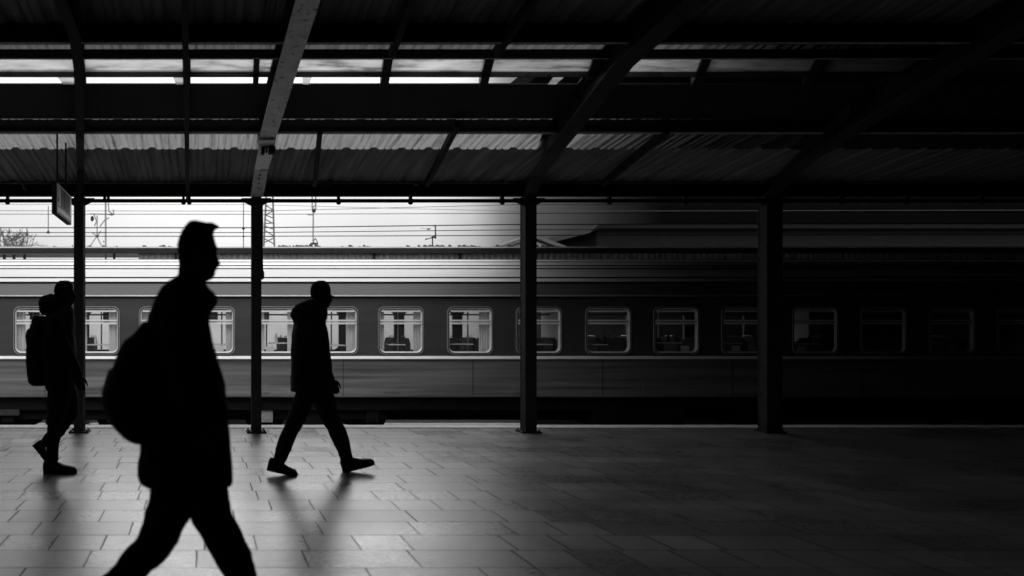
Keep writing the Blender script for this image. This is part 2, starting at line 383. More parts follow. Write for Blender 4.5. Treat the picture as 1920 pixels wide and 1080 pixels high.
# eave fascia, pipe and hangers
Yf = 8.86
mb = MB(); mb.box((X0, Yf, P(0, 367, Yf).z), (X1, Yf+.08, P(0, 345, Yf).z)); fas = mb.build('eave_beam', M_black, canopy)
mb = MB(); mb.box((X0, Yf-.03, P(0, 345, Yf).z), (X1, Yf+.10, P(0, 343.6, Yf).z)); mb.build('eave_beam_flange', M_flange, fas)  # pale colour on the flange draws in its highlight
mb = MB(); zp = P(0, 376.5, 8.8).z
mb.tube([(X0, 8.8, zp), (X1, 8.8, zp)], .024, 10); pipe = mb.build('drain_pipe', M_black, canopy, smooth=True)
for px in (14, 344, 355, 635, 770, 942, 1143, 1285, 1578, 1700, 1840, -120, 196, 203):
    q = P(px, 376, 8.79); mb = MB()
    mb.box((q.x-.016, 8.775, q.z-.02), (q.x+.016, 8.83, P(0, 366, 8.8).z))
    if px not in (196, 203): mb.ball((q.x, 8.79, q.z-.032), (.030, .03, .022), 6); mb.box((q.x-.022, 8.765, q.z-.03), (q.x+.022, 8.83, q.z+.02))
    mb.build('pipe_hanger', M_black, pipe)
# main rafters: (px,py) of the centre line at the bottom flange, top end -> column
def rafter(pts, w, m, bolts=False, web=.24, dark=M_black):
    """pts: (px, py, Y) along the underside"""
    Q = [P(*p) for p in pts]
    mb = MB(); rs = []
    for q in Q: rs.append([(q.x-w/2, q.y, q.z), (q.x+w/2, q.y, q.z), (q.x+w/2, q.y, q.z+.014), (q.x-w/2, q.y, q.z+.014)])
    mb.rings(rs); o = mb.build('rafter', m, canopy)
    mb = MB(); rs = []
    for q in Q: rs.append([(q.x-.01, q.y, q.z+.014), (q.x+.01, q.y, q.z+.014), (q.x+.01, q.y, q.z+web), (q.x-.01, q.y, q.z+web)])
    mb.rings(rs); mb.build('rafter_web', dark, o)
    mb = MB(); rs = []
    for q in Q: rs.append([(q.x-w/2, q.y, q.z+web), (q.x+w/2, q.y, q.z+web), (q.x+w/2, q.y, q.z+web+.012), (q.x-w/2, q.y, q.z+web+.012)])
    mb.rings(rs); mb.build('rafter_top_flange', dark, o)
    return o, Q
# depth on the rafter underside follows the roof (0.25 below it)
def Yat(py, drop=.25):
    # solve H-(py-VY)/F*Y = roofz(Y)-drop
    return (3.18+.138*8.9-drop-H)/((VY-py)/F+.138)
def rp(px, py, drop=.25): return (px, py, Yat(py, drop))
rb, Q = rafter([(655, -260, Yat(-260)), rp(578, 0), rp(539, 130), rp(502, 258), rp(498, 288), (490, 318, 8.45), (482, 369, 8.80)], .165, M_beam)
# splice plate, lamp bracket and bolts on the pale rafter
a = P(501, 262, Yat(262)); mb = MB(); mb.box((a.x-.10, a.y-.05, a.z-.022), (a.x+.075, a.y+.03, a.z-.004)); mb.build('splice_plate', M_beam, rb, bevel=.003)
a = P(500, 275, Yat(275)); mb = MB()
mb.box((a.x-.055, a.y-.03, a.z-.075), (a.x-.02, a.y+.05, a.z-.006)); mb.box((a.x+.02, a.y-.04, a.z-.07), (a.x+.085, a.y+.06, a.z-.006)); mb.box((a.x-.01, a.y-.03, a.z-.06), (a.x+.008, a.y+.03, a.z-.006))
mb.build('lamp_bracket', M_black, rb, bevel=.004)
for i in range(5):
    q = P(489-1.3*i, 320+8*i, 8.42+.05*i); mb = MB(); mb.ball(q, .011, 5); mb.build('bolt', M_black, rb)
rafter([(1500, -200, Yat(-200)), rp(1309, 0), rp(1168, 124), rp(1035, 290), (1008, 330, 8.45), (992, 369, 8.80)], .17, M_col)
rafter([(2300, -200, Yat(-200)), rp(2010, 0), rp(1760, 150), rp(1530, 290), (1480, 330, 8.45), (1446, 369, 8.80)], .17, M_col)
rafter([(60, -260, Yat(-260)), rp(112, 0), rp(140, 70), rp(148, 130), rp(150, 258), (151, 318, 8.45), (151, 369, 8.80)], .085, M_black)
# thinner intermediate rafters
for a in ([(345, -100), (352, 370)], [(790, -60), (735, 100)], [(1040, -60), (930, 100)], [(858, 232), (800, 345)], [(600, 245), (590, 345)], [(1250, 245), (1130, 345)], [(1600, 200), (1450, 345)]):
    pts = [P(px, py, Yat(py, .10)) for px, py in a]
    mb = MB(); mb.bar(pts[0], pts[1], .05, .08); mb.build('secondary_rafter', M_black, canopy)

for px, py, nm, lab in ((600, 346, 'strip_lamp', 'small pale lamp fitting on the eave beam right of the pale rafter'), (44, 350, 'cable_hook', 'little bent hook on the eave beam at the far left'), (780, 346, 'cable_clip', 'tiny pale clip on the eave beam above the middle of the train')):
    q = P(px, py, 8.82); o = thing(nm, lab, 'fitting', q); mb = MB()
    if nm == 'strip_lamp':
        mb.box((q.x-.10, 8.80, q.z-.012), (q.x-.055, 8.855, q.z+.012)); mb.build('bracket', M_flange, o, bevel=.003); mb = MB(); mb.box((q.x+.02, 8.79, q.z-.02), (q.x+.15, 8.855, q.z+.004)); mb.tube([(q.x-.06, 8.83, q.z), (q.x+.03, 8.83, q.z-.006)], .005, 6); mb.build('housing', M_dark, o, bevel=.004)
    elif nm == 'cable_hook': mb.tube([P(41, 345, 8.83), P(45, 350, 8.80), P(43, 352, 8.78), P(49, 356, 8.80)], .009, 6); mb.build('hook', M_flange, o)
    else: mb.box((q.x-.02, 8.82, q.z-.01), (q.x+.04, 8.857, q.z+.008)); mb.build('clip', M_flange, o, bevel=.002)
# ------------------------------------------------------------------ columns
def column(px, w, label, m=M_col):
    X = (px-VX)/F*8.9
    c = thing('canopy_column', label, 'column', (X, 8.9, 0), 'steel columns along the platform edge')
    zt = P(0, 366, 8.8).z; h = w/2; d0, d1 = 8.80, 8.95
    mb = MB()   # H section: two flanges facing the platform and the track, web between
    mb.box((X-h, d0, .02), (X+h, d0+.018, zt)); mb.box((X-h, d1-.018, .02), (X+h, d1, zt)); mb.box((X-.008, d0+.018, .02), (X+.008, d1-.018, zt))
    mb.box((X-h+.004, d0+.018, .02), (X-h+.012, d1-.018, zt)); mb.box((X+h-.012, d0+.018, .02), (X+h-.004, d1-.018, zt))
    mb.build('column_shaft', m, c, bevel=.004)
    mb = MB(); mb.box((X-.125, 8.77, 0.001), (X+.125, 8.98, .02)); bp_ = mb.build('base_plate', m, c, bevel=.003)
    mb = MB()
    for sx_ in (-.10, .10):
        for yy in (8.80, 8.95): mb.tube([(X+sx_, yy, .02), (X+sx_, yy, .04)], .012, 6)
    mb.build('anchor_bolt', m, bp_)
    for s_ in (-1, 1):
        mb = MB(); za = P(0, 370, 8.8).z
        mb.rings([[(X+s_*h, y, za), (X+s_*(h+.13), y, za), (X+s_*(h+.10), y, za-.05), (X+s_*h, y, za-.10)] for y in (8.84, 8.87)])
        mb.build('knee_bracket', m, c)
    return c
column(150, .125, 'slim steel column behind the walker with a backpack and scarf, beside the hanging sign')
column(480, .125, 'slim steel column under the pale rafter, with a cord hanging beside it')
column(989, .145, 'wider steel column whose left face catches the daylight, right of the lone walker')
column(1441, .20, 'steel column standing in the dark right part of the platform')
# hanging pull cord beside second column
c = thing('bell_pull', 'dark cord with a weighted end hanging beside the second column', 'cord', P(491.5, 376, 8.85))
mb = MB(); mb.tube([P(491, 376, 8.85), P(491.6, 420, 8.85), P(491, 470, 8.85), P(491.8, 512, 8.85)], .013, 8); mb.build('cord', M_black, c, smooth=True)
mb = MB(); mb.tube([P(491.6, 505, 8.85), P(491.8, 511, 8.85), P(491.8, 519, 8.85), P(491.6, 524, 8.85)], [.012, .026, .026, .014], 10); mb.build('weight', M_black, c, smooth=True)
# sign
sg = thing('hanging_sign', 'double-sided boxed sign hung end-on from the roof beside the left column', 'sign', P(100, 370, 7.2))
A = P(106, 400, 7.0); B = P(134, 422, 7.0/.9)
xr = A.x; y0, y1 = 7.0, 7.78; zb = A.z; zt = zb+.325
mb = MB(); mb.box((xr-.05, y0, zb), (xr, y1, zt)); mb.build('sign_box', M_black, sg, bevel=.003)
mb = MB(); mb.box((xr+.001, y0+.015, zb+.012), (xr+.006, y1-.015, zt-.012)); fc = mb.build('sign_face', M_signface, sg)
mb = MB()
yy = y0+.20
for k, wd in enumerate((.05, .03, .055, .025, .05, .03, .05)):
    mb.box((xr+.0065, yy, zb+.10), (xr+.009, yy+wd, zt-.045)); yy += wd+.028
mb.box((xr+.0065, y0+.15, zt-.040), (xr+.009, y1-.06, zt-.032)); mb.box((xr+.0065, y0+.05, zb+.085), (xr+.009, y1-.04, zb+.092))
mb.box((xr+.0065, y0+.05, zb+.13), (xr+.009, y0+.09, zb+.17)); mb.box((xr+.0065, y0+.05, zb+.02), (xr+.009, y1-.04, zb+.027))
mb.build('sign_lettering', M_signdark, fc)
for yy in (7.15, 7.6):
    mb = MB(); mb.tube([(xr-.025, yy, zt), (xr-.025, yy, roofz(yy)+.0)], .010, 6); mb.build('hanger_rod', M_black, sg)

# ------------------------------------------------------------------ coaches
def rrect(xc, zc, w, h, r, n=6):
    pts = []
    for cx, cz, a0 in ((xc+w/2-r, zc+h/2-r, 0), (xc-w/2+r, zc+h/2-r, 90), (xc-w/2+r, zc-h/2+r, 180), (xc+w/2-r, zc-h/2+r, 270)):
        for k in range(n+1):
            a = R(a0+90*k/n); pts.append((cx+r*math.cos(a), cz+r*math.sin(a)))
    return pts
YN, YFAR = 15.5, 18.4
ZB, ZS, ZG = -.19, .705, 2.075       # body bottom, stripe, gutter
WZ, WH, WR = (P(0, 576, YN).z+P(0, 663, YN).z)/2, P(0, 576, YN).z-P(0, 663, YN).z, .14
def side(mb, y0, y1, x0, x1, z0, z1, holes, w, h):
    bm = bmesh.new(); ed = []
    def loop(pts):
        vs = [bm.verts.new((a, y0, b)) for a, b in pts]
        for i in range(len(vs)): ed.append(bm.edges.new((vs[i], vs[(i+1) % len(vs)])))
    loop([(x0, z0), (x1, z0), (x1, z1), (x0, z1)])
    for xc, ww in holes: loop(rrect(xc, WZ, ww-.03, h, WR))
    bmesh.ops.triangle_fill(bm, use_beauty=True, edges=ed)
    ex = bmesh.ops.extrude_face_region(bm, geom=bm.faces[:])
    bmesh.ops.translate(bm, verts=[v for v in ex['geom'] if isinstance(v, bmesh.types.BMVert)], vec=(0, y1-y0, 0))
    me = bpy.data.meshes.new('t'); bm.to_mesh(me); bm.free()
    mb.bm.from_mesh(me); bpy.data.meshes.remove(me)
def coach(xa, xb, wins, label, bogx, boxes, detail=True):
    c = thing('railway_coach', label, 'train carriage', ((xa+xb)/2, (YN+YFAR)/2, RAILZ), 'railway coaches standing beyond the empty track')
    WW0 = WW = 83/F*YN
    hol = [w if isinstance(w, tuple) else (w, WW) for w in wins]
    xs = hol; xf = [(a_, min(b_*1.32, 1.36)) for a_, b_ in hol if b_ > .9 and a_ < xb-.9]
    mb = MB(); side(mb, YN, YN+.06, xa, xb, ZS, ZG, xs, WW-.03, WH-.03); side(mb, YFAR-.06, YFAR, xa, xb, ZS, ZG, xf, WW-.03, WH-.03)
    mb.box((xa, YN+.061, ZS), (xa+.05, YFAR-.061, ZG)); mb.box((xb-.05, YN+.061, ZS), (xb, YFAR-.061, ZG))
    mb.build('body_side', M_side, c)
    mb = MB(); mb.box((xa, YN, ZB), (xb, YFAR, ZS-.002)); mb.build('lower_body', M_side2, c, bevel=.02)
    z0, z1 = P(0, 673, YN).z, P(0, 667.5, YN).z
    mb = MB(); mb.rings([[(x, YN-.003, z0), (x, YN-.06, z0), (x, YN-.06, z0+.008), (x, YN-.003, z1)] for x in (xa, xb)]); mb.build('waist_stripe', M_white, c)
    # cantrail and roof
    def sect(pts, name, m, ribs=()):
        mb = MB(); full = pts+[(YN+YFAR-y, z) for y, z in pts[::-1]]
        full = [p for i, p in enumerate(full) if i == 0 or abs(p[0]-full[i-1][0])+abs(p[1]-full[i-1][1]) > 1e-4]
        mb.rings([[(x, y, z) for y, z in full] for x in (xa, xb)], cap=False, closed=False)
        return mb.build(name, m, c)
    mb = MB()
    for sg_ in (0, 1):
        f = (lambda y: y) if not sg_ else (lambda y: YN+YFAR-y)
        mb.rings([[(x, f(15.47), 2.10), (x, f(15.62), 2.375), (x, f(15.68), 2.375), (x, f(15.56), 2.08)] for x in (xa, xb)])
    mb.build('cantrail', M_cant, c)
    mb = MB(); mb.rings([[(x, YN-.005, 2.062), (x, YN-.07, 2.062), (x, YN-.07, 2.072), (x, YN-.005, 2.112)] for x in (xa, xb)]); mb.build('drip_rail', M_chrome, c)
    mb = MB(); mb.box((xa, YN-.03, P(0, 558.5, YN).z), (xb, YN-.004, P(0, 555.3, YN).z)); mb.build('gutter_shadow', M_black, c)  # black strip drawn in for the shadow line under the gutter
    rows = [(530, 15.62), (521, 15.72), (511, 15.84), (504.5, 15.95), (499, 16.1), (492, 16.45), (487.5, 16.95)]
    prof = [(Y, P(0, py, Y).z+.012) for py, Y in rows]
    roof = sect(prof, 'roof', M_roof)
    for (py, Y), hgt in zip(rows, (1.3, 1.0, .0, 1.0, 1.1, 1.0, .9)):
        if not hgt: continue
        z = P(0, py, Y).z
        mb = MB(); mb.box((xa, Y-.02, z-.012*hgt), (xb, Y+.02, z+.012*hgt+.008)); mb.build('roof_rib', M_black, roof)
    for sx_ in [xa+.6+2.9*k for k in range(int((xb-xa)/2.9))]:
        mb = MB(); mb.box((sx_-.006, YN-.004, ZB+.03), (sx_+.006, YN+.002, ZS-.02)); mb.build('panel_seam', M_rubber, c)
        mb = MB(); mb.box((sx_+.9, YN-.012, ZB+.10), (sx_+1.25, YN+.002, ZB+.26)); mb.build('access_flap', M_side2, c, bevel=.004)
    mb = MB(); mb.box((xa+.05, YN+.07, .35), (xb-.05, YFAR-.07, .40)); mb.box((xa+.05, YN+.07, 2.10), (xb-.05, YFAR-.07, 2.13))
    mb.build('interior_floor_and_ceiling', M_inner, c)
    for i, (xc, w) in enumerate(hol):
        vis = P(0, 0, YN).x-99 < xc
        WW = w
        def ringmesh(w0, w1, ya, yb):
            a = rrect(xc, WZ, WW+w0, WH+w0, WR); b = rrect(xc, WZ, WW+w1, WH+w1, WR)
            m_ = MB(); n = len(a)
            V = [[m_.bm.verts.new((p, y, q)) for p, q in l] for l, y in ((a, ya), (a, yb), (b, yb), (b, ya))]
            for j in range(4):
                for k in range(n): m_._f((V[j][k], V[j][(k+1) % n], V[(j+1) % 4][(k+1) % n], V[(j+1) % 4][k]))
            return m_
        fr = ringmesh(.030, .008, YN-.022, YN-.001).build('window', M_chrome, c)
        ringmesh(.007, -.034, YN-.014, YN+.03).build('window_seal', M_rubber, fr)
        a_ = rrect(xc, WZ, WW-.035, WH-.035, WR-.01); b_ = rrect(xc, WZ, WW-.095, WH-.095, WR-.035); m_ = MB(); n = len(a_)
        V = [[m_.bm.verts.new((p, y, q)) for p, q in l] for l, y in ((a_, YN-.018), (b_, YN+.022), (b_, YN+.045), (a_, YN+.045))]
        for j in range(4):
            for k in range(n): m_._f((V[j][k], V[j][(k+1) % n], V[(j+1) % 4][(k+1) % n], V[(j+1) % 4][k]))
        m_.build('inner_frame', M_frame, fr)
        m_ = MB(); pts = rrect(xc, WZ, WW-.06, WH-.06, WR-.03)
        m_.bm.faces.new([m_.bm.verts.new((p, YN+.02, q)) for p, q in pts]); m_.build('pane', M_pane, fr)
        for py0, py1 in ((599.5, 602.5), (604.5, 608)):
            m_ = MB(); m_.box((xc-WW/2+.045, YN-.012, P(0, py1, YN).z), (xc+WW/2-.045, YN+.014, P(0, py0, YN).z)); m_.build('sash_rail', M_white, fr)
        m_ = MB(); m_.box((xc-WW/2+.05, YN-.009, P(0, 603.9, YN).z), (xc+WW/2-.05, YN+.012, P(0, 603.1, YN).z)); m_.build('sash_gap', M_rubber, fr)
        m_ = MB(); m_.box((xc-WW/2+.07, YN-.008, P(0, 585, YN).z), (xc+WW/2-.07, YN+.014, P(0, 582, YN).z)); m_.build('vent_bar', M_white, fr)
        if not detail: continue
        rr = random.Random(i*13+int(xa))
        # curtains inside the near window and the far window, pleated
        def curtain(xl, xr_, y, z0, z1):
            m_ = MB(); n = 24; prof = [(xl+(xr_-xl)*k/n, y+.02*math.sin(k*1.9)+.006*math.sin(k*5)) for k in range(n+1)]
            m_.rings([[(p, q, z) for p, q in prof] for z in (z0, z1)], cap=False, closed=False); return m_.build('curtain', M_curtain, fr)
        zt_, zb_ = 1.83, .80
        if rr.random() < .8 and xc < 7.6: curtain(xc-WW/2-.02, xc-WW/2+rr.uniform(.10, .26), YN+.13, zb_, zt_)
        if rr.random() < .8 and xc < 7.6: curtain(xc+WW/2-rr.uniform(.10, .30), xc+WW/2+.02, YN+.13, zb_, zt_)
        if rr.random() < .45:
            a = rr.uniform(-.2, .25); m_ = MB(); m_.box((xc+a-.16, YFAR-.2, 1.50), (xc+a+.16, YFAR-.19, 1.83)); m_.build('blind', M_curtain, fr)
        if rr.random() < .5:
            a = rr.uniform(-.3, .3); m_ = MB(); m_.box((xc+a-.09, YN+.10, .84), (xc+a+.09, YN+.11, .96)); m_.build('notice_card', M_white, fr)
        # table edge, upright post and bottle behind the glass
        zt2 = rr.uniform(.95, 1.02); m_ = MB(); m_.box((xc-WW*rr.uniform(.1, .45), YN+.18, zt2), (xc+WW*rr.uniform(.1, .45), YN+.7, zt2+.025)); m_.build('table', M_white, fr, bevel=.006)
        a = rr.uniform(-.3, .3); m_ = MB(); m_.tube([(xc+a, YN+.9, .42), (xc+a, YN+.9, 2.09)], .018, 8); m_.build('grab_pole', M_white, fr, smooth=True)
        if rr.random() < .7:
            a = rr.uniform(-.15, .2); m_ = MB(); z_ = zt2+.026
            m_.rings([[(xc+a+r_*math.cos(2*math.pi*k/12), YN+.35+r_*math.sin(2*math.pi*k/12), z_+dz) for k in range(12)] for r_, dz in ((.032, 0), (.034, .02), (.034, .13), (.014, .18), (.014, .21))]); m_.build('bottle', M_dark if rr.random() < .5 else M_white, fr, smooth=True)
        # far side frame
        m_ = MB(); m_.box((xc-WW/2, YFAR-.075, P(0, 604, YN).z-.02), (xc+WW/2, YFAR-.063, P(0, 604, YN).z+.02)); m_.build('far_sash_rail', M_inner, fr)
    if detail:
        x = xa+1.2; k = 0
        while x < xb-1:
            for yy in (YN+.5, YFAR-1.4):
                mb = MB(); w = .9
                mb.rings([[(x+dx_, y, z) for y, z in ((yy, .5), (yy, 1.0), (yy+.12, 1.13), (yy+w-.12, 1.13), (yy+w, 1.0), (yy+w, .5))] for dx_ in (-.06, .06)])
                mb.box((x+(.065 if k % 2 else -.5), yy, .55), (x+(.5 if k % 2 else -.065), yy+w, .68))
                st = mb.build('seat', M_seat, c, bevel=.02)
                mb = MB(); mb.tube([(x, yy+.25, 1.12), (x, yy+.27, 1.17), (x, yy+.55, 1.17), (x, yy+.57, 1.12)], .012, 6); mb.build('grab_handle', M_chrome, st)
            x += .83 if k % 2 else 1.12; k += 1
        for k, xx in enumerate([xa+3.2+6.1*j for j in range(int((xb-xa)/6.1))]):
            mb = MB(); mb.box((xx, YN+1.7, .42), (xx+.04, YFAR-.08, 2.08)); mb.build('compartment_partition', M_inner, c)
        mb = MB(); mb.box((xa+.1, YFAR-.55, 1.70), (xb-.1, YFAR-.10, 1.73)); mb.build('luggage_rack', M_seat, c)
    # underframe
    mb = MB(); mb.box((xa+.02, YN+.15, ZB-.30), (xb-.02, YFAR-.15, ZB-.005)); mb.box((xa+.3, YN+.6, ZB-.58), (xb-.3, YFAR-.6, ZB-.301)); mb.build('underframe', M_under, c)
    for bx0, bx1, z0, m_ in boxes:
        mb = MB(); mb.box((bx0, YN+.12, z0), (bx1, YN+.9, ZB-.29)); mb.build('equipment_box', m_, c, bevel=.02)
    for bx in bogx:
        mb = MB()
        for yy in (YN+.30, YFAR-.38): mb.box((bx-1.55, yy, RAILZ+.38), (bx+1.55, yy+.08, RAILZ+.58)); mb.box((bx-.35, yy-.04, RAILZ+.2), (bx+.35, yy+.12, RAILZ+.66))
        mb.box((bx-.25, YN+.3, RAILZ+.45), (bx+.25, YFAR-.3, RAILZ+.65))
        bo = mb.build('bogie', M_under, c, bevel=.01)
        for dx_ in (-1.2, 1.2):
            for yy in (YN+.72, YFAR-.76):
                mb = MB(); rs = []
                for y_, r_ in ((yy-.07, .30), (yy-.07, .44), (yy+.03, .45), (yy+.05, .48), (yy+.08, .48)):
                    rs.append([(bx+dx_+r_*math.cos(2*math.pi*k/28), y_, RAILZ+.455+r_*math.sin(2*math.pi*k/28)) for k in range(28)])
                mb.rings(rs); mb.build('wheel', M_under, bo)
            mb = MB(); mb.tube([(bx+dx_, YN+.62, RAILZ+.455), (bx+dx_, YFAR-.62, RAILZ+.455)], .09, 10); mb.build('axle', M_under, bo)
            mb = MB(); mb.box((bx+dx_-.14, YN+.2, RAILZ+.32), (bx+dx_+.14, YN+.40, RAILZ+.60)); mb.tube([(bx+dx_, YN+.19, RAILZ+.455), (bx+dx_, YN+.26, RAILZ+.455)], .10, 12)
            mb.build('axle_box', M_masta if abs(bx-2.65) < .1 and dx_ < 0 else M_under, bo, bevel=.01)
    return c
def wx(px): return (px-VX)/F*YN
JX0, JX1 = wx(336), wx(350)
wa = [wx((27+110)/2), wx((140+223)/2)]
wa += [wa[0]-1.5*k for k in range(1, 12)]
wa.append((wx(296.5), 69/F*YN))
coach(JX0-21, JX0, wa, 'coach behind the big near walker and the hooded one, at the left of the train', (JX0-2.7, JX0-18), [(wx(-60), wx(33), -.62, M_col), (wx(-300), wx(-120), -.8, M_under)])
wb = [wx(a) for a in (421.5-8, 521, 628.5, 751.5, 881, 1010, 1140, 1267.5, 1395, 1528, 1656, 1784, 1912, 2040)]
wb[0] = wx(397.5)
coach(JX1, JX1+23.2, wb, 'long coach with bright-framed windows behind the lone walker, running off into the dark', (1.75+.9, JX1+20.3), [(wx(1120), wx(1290), -.85, M_under), (wx(1400), wx(1500), -.85, M_under)])
mb = MB(); mb.box((JX0+.002, YN+.3, ZB-.6), (JX1-.002, YFAR-.3, 2.9))
g = tag(mb.build('gangway_bellows', M_rubber), 'black folded gangway joining the two coaches behind the near walker', 'gangway')

# ------------------------------------------------------------------ shed behind the train
sh = thing('station_shed', 'long low pale shed with a dark eave running behind the train', 'building', (5, 26, -1.5))
YS = 26.0
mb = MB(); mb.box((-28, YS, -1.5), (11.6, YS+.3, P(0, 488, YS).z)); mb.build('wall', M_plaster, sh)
mb = MB(); mb.box((11.602, YS, -1.5), (60, YS+.3, P(0, 488, YS).z)); tag(mb.build('wall', M_slate_shade, sh), 'end of the shed wall coloured dark in place of shade', None)  # same wall continued, shade put into its colour
za, zb = P(0, 474.5, YS-.3).z, P(0, 465, YS-.3).z
mb = MB(); mb.box((-28, YS-.3, za), (60, YS-.18, zb)); mb.build('eave_beam', M_dark, sh)
mb = MB(); x = P(260, 0, YS).x
pr = []
while x < 60: pr += [(x, 0), (x+.05, .05), (x+.12, .05), (x+.17, 0)]; x += .22
mb.rings([[(p, YS-.05-q, z) for p, q in pr] for z in (P(0, 489, YS).z, za+.02)], cap=False, closed=False); mb.build('cladding', M_plaster2, sh)
mb = MB(); mb.rings([[(x, YS-.31, zb+.001), (x, YS-.31, zb+.05), (x, YS+5, zb+.35), (x, YS+5, zb+.2)] for x in (-28, 60)]); rf = mb.build('roof', M_plaster, sh)
rr = random.Random(3)
for grp in ((385, 400, 5), (520, 600, 16), (640, 700, 6), (760, 960, 34), (100, 330, 12), (960, 1100, 10)):
    mb = MB()
    for k in range(grp[2]):
        px = rr.uniform(grp[0], grp[1]); q = P(px, 463.5, YS-.2); w = rr.uniform(.02, .12); h = rr.uniform(.03, .09)
        mb.hexa([(q.x-w, YS-.25, zb+.04), (q.x+w, YS-.25, zb+.04), (q.x+w, YS-.1, zb+.04), (q.x-w, YS-.1, zb+.04), (q.x-w*.5, YS-.22, zb+.05+h), (q.x+w*.6, YS-.22, zb+.05+h*.6), (q.x+w*.5, YS-.14, zb+.05+h*.7), (q.x-w*.6, YS-.14, zb+.05+h)])
    tag(mb.build('roof_debris', M_dark, sh), None, None, kind='stuff')
mb = MB()
for px in (215, 330, 700, 860): q = P(px, 480, YS); mb.box((q.x-.04, YS-.16, P(0, 489, YS).z), (q.x+.04, YS-.10, za))
mb.build('downpipe', M_dark, sh)

# gabled roof and dark house at the right
h = thing('gabled_house', 'house whose dark pitched roof rises just left of the wide column', 'building', (P(985, 620, 40).x, 42, -1.5))
YH = 40; a = P(935, 463, YH); b = P(1000, 438, YH); c_ = P(1065, 463, YH)
mb = MB(); mb.rings([[(a.x-.3, y, a.z-.1), (b.x, y, b.z), (c_.x+.3, y, c_.z-.1), (c_.x+.1, y, c_.z-.25), (b.x, y, b.z-.2), (a.x-.1, y, a.z-.25)] for y in (YH, YH+6)]); mb.build('roof', M_slate_shade, h)
mb = MB(); mb.rings([[(a.x+.4, y, -1.5), (c_.x-.4, y, -1.5), (c_.x-.4, y, c_.z-.1), (b.x, y, b.z-.3), (a.x+.4, y, a.z-.1)] for y in (YH+.3, YH+5.8)]); mb.build('wall', M_plaster2, h)
h = thing('flat_roofed_building', 'dark flat-roofed block barely showing in the gloom right of the wide column', 'building', (P(1180, 620, 45).x, 47, -1.5))
a = P(1108, 421, 45); b = P(2500, 421, 45)
mb = MB(); mb.box((a.x+.6, 45.4, -1.5), (b.x, 52, a.z-.2)); mb.build('wall', M_wall, h)
mb = MB(); mb.rings([[(a.x-.1+.0, y, a.z-.55), (a.x+.5, y, a.z), (b.x, y, a.z), (b.x, y, a.z-.25), (a.x+.6, y, a.z-.25)] for y in (45, 52.4)]); mb.build('roof', M_under, h)

# ------------------------------------------------------------------ masts, wires, signals, tree
YW = 21.0
WIRES = [(395, 396, 384, 26, .010, 'highest thin overhead wire, close below the drain pipe'), (401.5, 401.8, 400, 21, .010, 'thin overhead wire a third of the way down the strip of sky'),
         (427, 427, 421, 19.9, .016, 'thickest overhead wire, crossing the middle of the strip of sky'), (436, 436, 431, 20, .012, 'overhead wire just below the thickest one'),
         (443, 443, 441.5, 20.6, .014, 'lowest overhead wire, just above the shed roof'), (383, 384, 396, 30, .009, 'faint far overhead wire under the pipe near the wide column')]
for a, b, c_, Y, r, lab in WIRES:
    mb = MB(); pts = [P(-600, a, Y), P(0, a, Y), P(480, b, Y), P(960, c_, Y), P(1900, c_-2, Y), P(2300, c_-3, Y)]
    mb.tube(pts, r, 6); tag(mb.build('overhead_wire', M_wire, smooth=True), lab, 'wire', 'overhead wires above the tracks')
def dropper(px, p0, p1, lab, Y=20.4, blob=None, blob2=None):
    o = thing('wire_dropper', lab, 'wire', P(px, p1, Y), 'droppers between the overhead wires')
    mb = MB(); mb.tube([P(px, p0, Y), P(px, p1, Y)], .012, 6); mb.build('dropper_wire', M_wire, o)
    for bb in (blob, blob2):
        if bb: mb = MB(); mb.ball(P(px, bb, Y), .045 if bb == blob else .025, 6); mb.build('clamp', M_black, o)
dropper(90.5, 386, 436, 'dropper with a round weight left of the hanging sign', blob=435.5)
dropper(456.5, 372, 466, 'dropper hanging just left of the second column', blob=428, blob2=444)
dropper(17.5, 428, 437, 'short dropper at the far left above the bare bushes', blob2=436)
dropper(50.5, 428, 443, 'short dropper between the bare bushes and the sign', blob2=436)
# two insulators on the second column's left
# lattice mast
def mast(lab, Y, legs, rungs, r=.025, name='lattice_mast', m=M_mast, extra=()):
    o = thing(name, lab, 'mast', Vector((P(legs[0][1][0], 0, Y).x, Y, -1.5)), None)
    mb = MB()
    for p0, p1 in legs: mb.tube([P(*p0, Y), P(*p1, Y)], r, 6)
    mb.build('mast_leg', m, o)
    mb = MB()
    for p0, p1 in rungs: mb.tube([P(*p0, Y), P(*p1, Y)], r*.7, 5)
    mb.build('bracing', m, o)
    return o
o = mast('tapering lattice mast right beside the second column', 28, [((500, 350), (486, 640)), ((511, 350), (520, 640))],
     [((494, 394.5), (511.5, 394.5)), ((494, 419.5), (513, 418)), ((493.5, 443), (514, 443.5)), ((497, 380), (511, 379)), ((495, 410), (512, 419)), ((494, 430), (514, 443)), ((495, 402), (512, 409)), ((494, 423), (513, 430)), ((497, 384), (511, 393)), ((496, 404), (511, 396)), ((493, 456), (514, 446)), ((493, 446), (515, 458))], r=.036)
o = mast('slender mast with a round lamp, standing over the shed roof in mid sky', 30, [((587.5, 392), (587, 452)), ((585, 350), (585.5, 392)), ((592, 350), (592, 392))],
     [((585, 375), (592, 382)), ((592, 383), (585, 392)), ((585, 380), (592, 374)), ((577, 403), (588, 403)), ((587, 452), (585, 462)), ((587, 452), (592, 460))], r=.032, m=M_masta, name='lamp_mast')
mb = MB(); mb.ball(P(588.5, 395, 30), (.09, .09, .09), 8); mb.build('lamp', M_dark, o, smooth=True)
